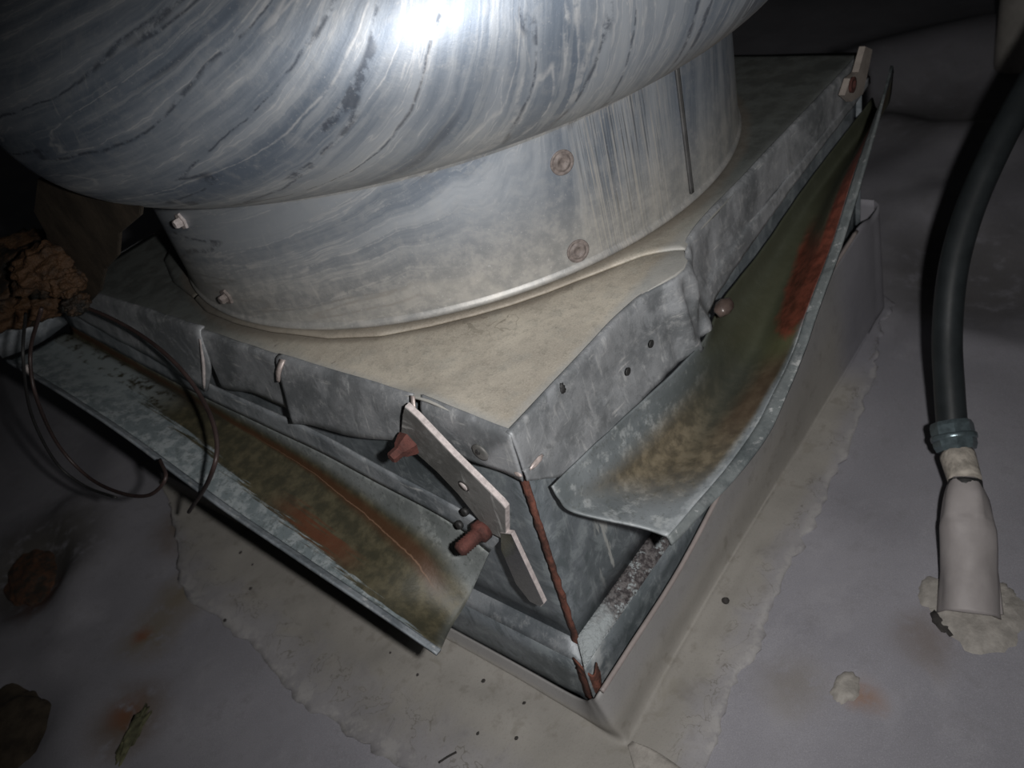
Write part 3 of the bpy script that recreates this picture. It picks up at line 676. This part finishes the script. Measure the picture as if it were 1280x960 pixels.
def skirtf(cx, cy, r, sd, ax=1.0, ay=1.0):
    bm = bmesh.new(); c0 = bm.verts.new(W((cx, cy, gz(cx, cy)+.006))); rings = []
    for k in (0.45, .8, 1.0):
        ring = []
        for j in range(40):
            a = 2*math.pi*j/40; n = 1+.26*mnoise.fractal(Vector((math.cos(a)*2+sd, math.sin(a)*2, sd)), 1, 2, 3)
            x = cx+r*ax*k*n*math.cos(a); y = cy+r*ay*k*n*math.sin(a); ring.append(bm.verts.new(W((x, y, gz(x, y)+(.006 if k < .9 else .0005)))))
        rings.append(ring)
    for j in range(40):
        bm.faces.new((c0, rings[0][j], rings[0][(j+1) % 40]))
        for k in (0, 1): bm.faces.new((rings[k][j], rings[k+1][j], rings[k+1][(j+1) % 40], rings[k][(j+1) % 40]))
    me = bpy.data.meshes.new('p'); bm.to_mesh(me); bm.free(); return me
p = on_plane(1215, 778, 2, -.5); link('base_patch', skirtf(p.x+.015, p.y-.003, .055, 1.3), CAULK, bt)
p = on_plane(1172, 742, 2, -.5); link('base_patch', skirtf(p.x, p.y, .036, 4.3, .8, .7), CAULK, bt)
p = on_plane(1250, 745, 2, -.5); link('base_patch', skirtf(p.x, p.y, .028, 7.3, .9, .6), CAULK, bt)
p = on_plane(1178, 777, 2, -.5); lump('dark_gap', (p.x, p.y, gz(p.x, p.y)), .020, .010, .004, GRIT, bt, .5, 4, 3, 3, .8)
def at_t(px, py, t):
    d = (RIGHT*((px-640)/FPX)+DOWN*((py-480)/FPX)+FWD).normalized(); return CAM+d*t
hz = thing('flexible_hose', 'dark flexible hose ending in a zinc coupling, on the right', 'hose', tuple(at_t(1195, 560, 1.345)))
dirn = (Bp-A).normalized()
tube('nipple', [Bp-dirn*.002, at_t(1197, 570, 1.345)], [.0215, .0235], mat_plain('caulked_nipple', (.34, .31, .27), .7, 0, .3, 90, 1.0), hz, 20, 10)
c0 = at_t(1195, 560, 1.35); c1 = at_t(1189, 531, 1.355)
ax = (c1-c0).normalized()
disc_stack('coupling', c0, ax, [(.026, -.004), (.0275, .0), (.0290, .003), (.0290, (c1-c0).length-.002), (.0265, (c1-c0).length+.004)], NUT, hz, 8)
disc_stack('lock_ring', c0+ax*.011, ax, [(.0300, 0), (.0310, .002), (.0310, .006), (.0300, .008)], NUT, hz, 30)
hp = [at_t(1190, 531, 1.355), at_t(1187, 490, 1.365), at_t(1184, 420, 1.385), at_t(1191, 340, 1.405), at_t(1211, 265, 1.43), at_t(1243, 190, 1.46), at_t(1280, 120, 1.50), at_t(1332, 30, 1.56), at_t(1405, -90, 1.65)]
tube('hose', hp, .0208, HOSE, hz, 24, 110)

# ------------------------------------------------------------------ loose wires on the left
w1 = tube('loose_wire', [on_plane(*a) for a in ((45, 372, 0, -.06), (105, 384, 0, -.05), (165, 412, 0, -.045), (215, 450, 0, -.06), (252, 497, 0, -.08), (271, 550, 0, -.12), (262, 598, 0, -.150), (236, 640, 0, -.13))],
          .0030, WIRE, None, 8, 90)
tag(w1, 'thin dark wire arching over the left trough', 'wire')
w2 = tube('loose_wire', [on_plane(*a) for a in ((52, 385, 0, -.14), (38, 440, 0, -.17), (45, 495, 0, -.2), (72, 555, 0, -.2), (110, 596, 0, -.2), (150, 616, 0, -.2), (186, 619, 0, -.19), (207, 598, 0, -.17), (200, 575, 0, -.15))],
          .0026, WIRE, None, 8, 90)
tag(w2, 'thin dark wire looping below the far end of the left trough', 'wire')
w3 = tube('loose_wire', [on_plane(*a) for a in ((32, 392, 0, -.15), (29, 450, 0, -.2), (40, 520, 0, -.21), (70, 578, 0, -.21), (105, 607, 0, -.205), (145, 622, 0, -.2))], .0022, BLACK, None, 8, 70)
tag(w3, 'outermost black wire curving beside the looped wire', 'wire')

# ------------------------------------------------------------------ crusted debris at the left cap corner
db = thing('grease_clump', 'rusty brown crusted clump hanging at the left cap corner', 'debris', (-.05, 1.03, .02))
ctr = on_plane(20, 350, 0, -.06); lump('crust', (ctr.x, ctr.y, ctr.z), .12, .11, .055, CLUMP, db, .34, 3.4, 5, 3)
for k, (px, py, r) in enumerate(((62, 335, .040), (96, 380, .016), (58, 372, .034), (84, 352, .022))):
    q = on_plane(px, py, 0, -.06); lump('crust', q, r*1.3, r*1.1, r*.9, CLUMP, db, .30, 2.5, 5, k+11)
pts = [(50, 222), (180, 250), (178, 268), (152, 290), (150, 318), (134, 335), (128, 362), (106, 385), (88, 380), (68, 330), (60, 290), (45, 262)]
q = [on_plane(a, b, 0, -.035) for a, b in pts]; fp_ = slab('flap', [(v.y, v.z) for v in q], 0, -.033, -.039, FLAP, db, .001); fp_['label'] = 'dark brown ragged flap'

# ------------------------------------------------------------------ bits on the roof
g = tag(lump('pebble', (on_plane(907, 751, 2, -.492)), .0055, .0055, .005, GRIT, None, .2, 2, 2, 1), 'small round black pebble on the pale flashing right of the curb', 'pebble')
for k, (px, py, r) in enumerate(((604, 850, .0032), (523, 757+88, .0022), (655, 878, .0026), (597, 916, .0026), (645, 922, .0030), (488, 816, .0020), (300, 690, .0030), (313, 735, .0028), (281, 775, .0026), (315, 705, .0022))):
    q = on_plane(px, py, 2, -.4945); q.z = gz(q.x, q.y)+.006
    tag(lump('grit_speck', q, r*1.2, r, r*.8, GRIT, None, .4, 3, 1, k), 'tiny dark grit speck on the pale flashing left of the curb', 'grit', 'grit specks on the left flashing')
q = on_plane(1058, 858, 2, -.5); cq = link('caulk_patch', skirtf(q.x, q.y, .020, 9.1, 1.2, .8), CAULK); tag(cq, 'small ragged pale caulk patch on bare membrane at lower right', 'patch')
q = on_plane(165, 918, 2, -.5)
tag(lump('dirt_ridge', (q.x, q.y, gz(q.x, q.y)), .045, .012, .010, mat_plain('mossy_dirt', (.10, .10, .055), .9, 0, .5, 60, 1.0), None, .5, 2.5, 4, 2, math.radians(28)), 'thin mossy dirt ridge amid a brown stain at bottom left', 'dirt')
for (px, py, rx, ry, rz, lab, sd, ro) in ((15, 905, .075, .15, .022, 'dark brown dirt mound cut by the bottom left corner', 4, .2), (28, 705, .055, .11, .018, 'dark rust tinged dirt mound at the left edge', 6, -.3)):
    q = on_plane(px, py, 2, -.5)
    tag(lump('dirt_mound', (q.x, q.y, gz(q.x, q.y)), rx, ry, rz, DIRT if sd == 4 else mat_rust('rusty_dirt', (.035, .03, .024), (.12, .055, .03)), None, .25, 1.6, 5, sd, ro), lab, 'dirt')
q = on_plane(560, 949, 2, -.5); tag(tube('twig', [(q.x-.012, q.y+.004, q.z+.007), (q.x, q.y-.002, q.z+.008), (q.x+.012, q.y-.008, q.z+.007)], .0014, GRIT, None, 6, 10), 'short black twig lying at the bottom edge', 'twig')
# vent pipe far at the top right
q = on_plane(1270, 82, 2, -.5); pv = thing('vent_pipe', 'pale upright vent pipe in the dark at top right', 'pipe', tuple(q))
tube('pipe_wall', [q, q+Vector((0, 0, .20)), q+Vector((0, 0, .42))], .058, PIPE, pv, 28, 6)
tube('cap_rim', [q+Vector((0, 0, .40)), q+Vector((0, 0, .43))], .063, PIPE, pv, 28, 3)
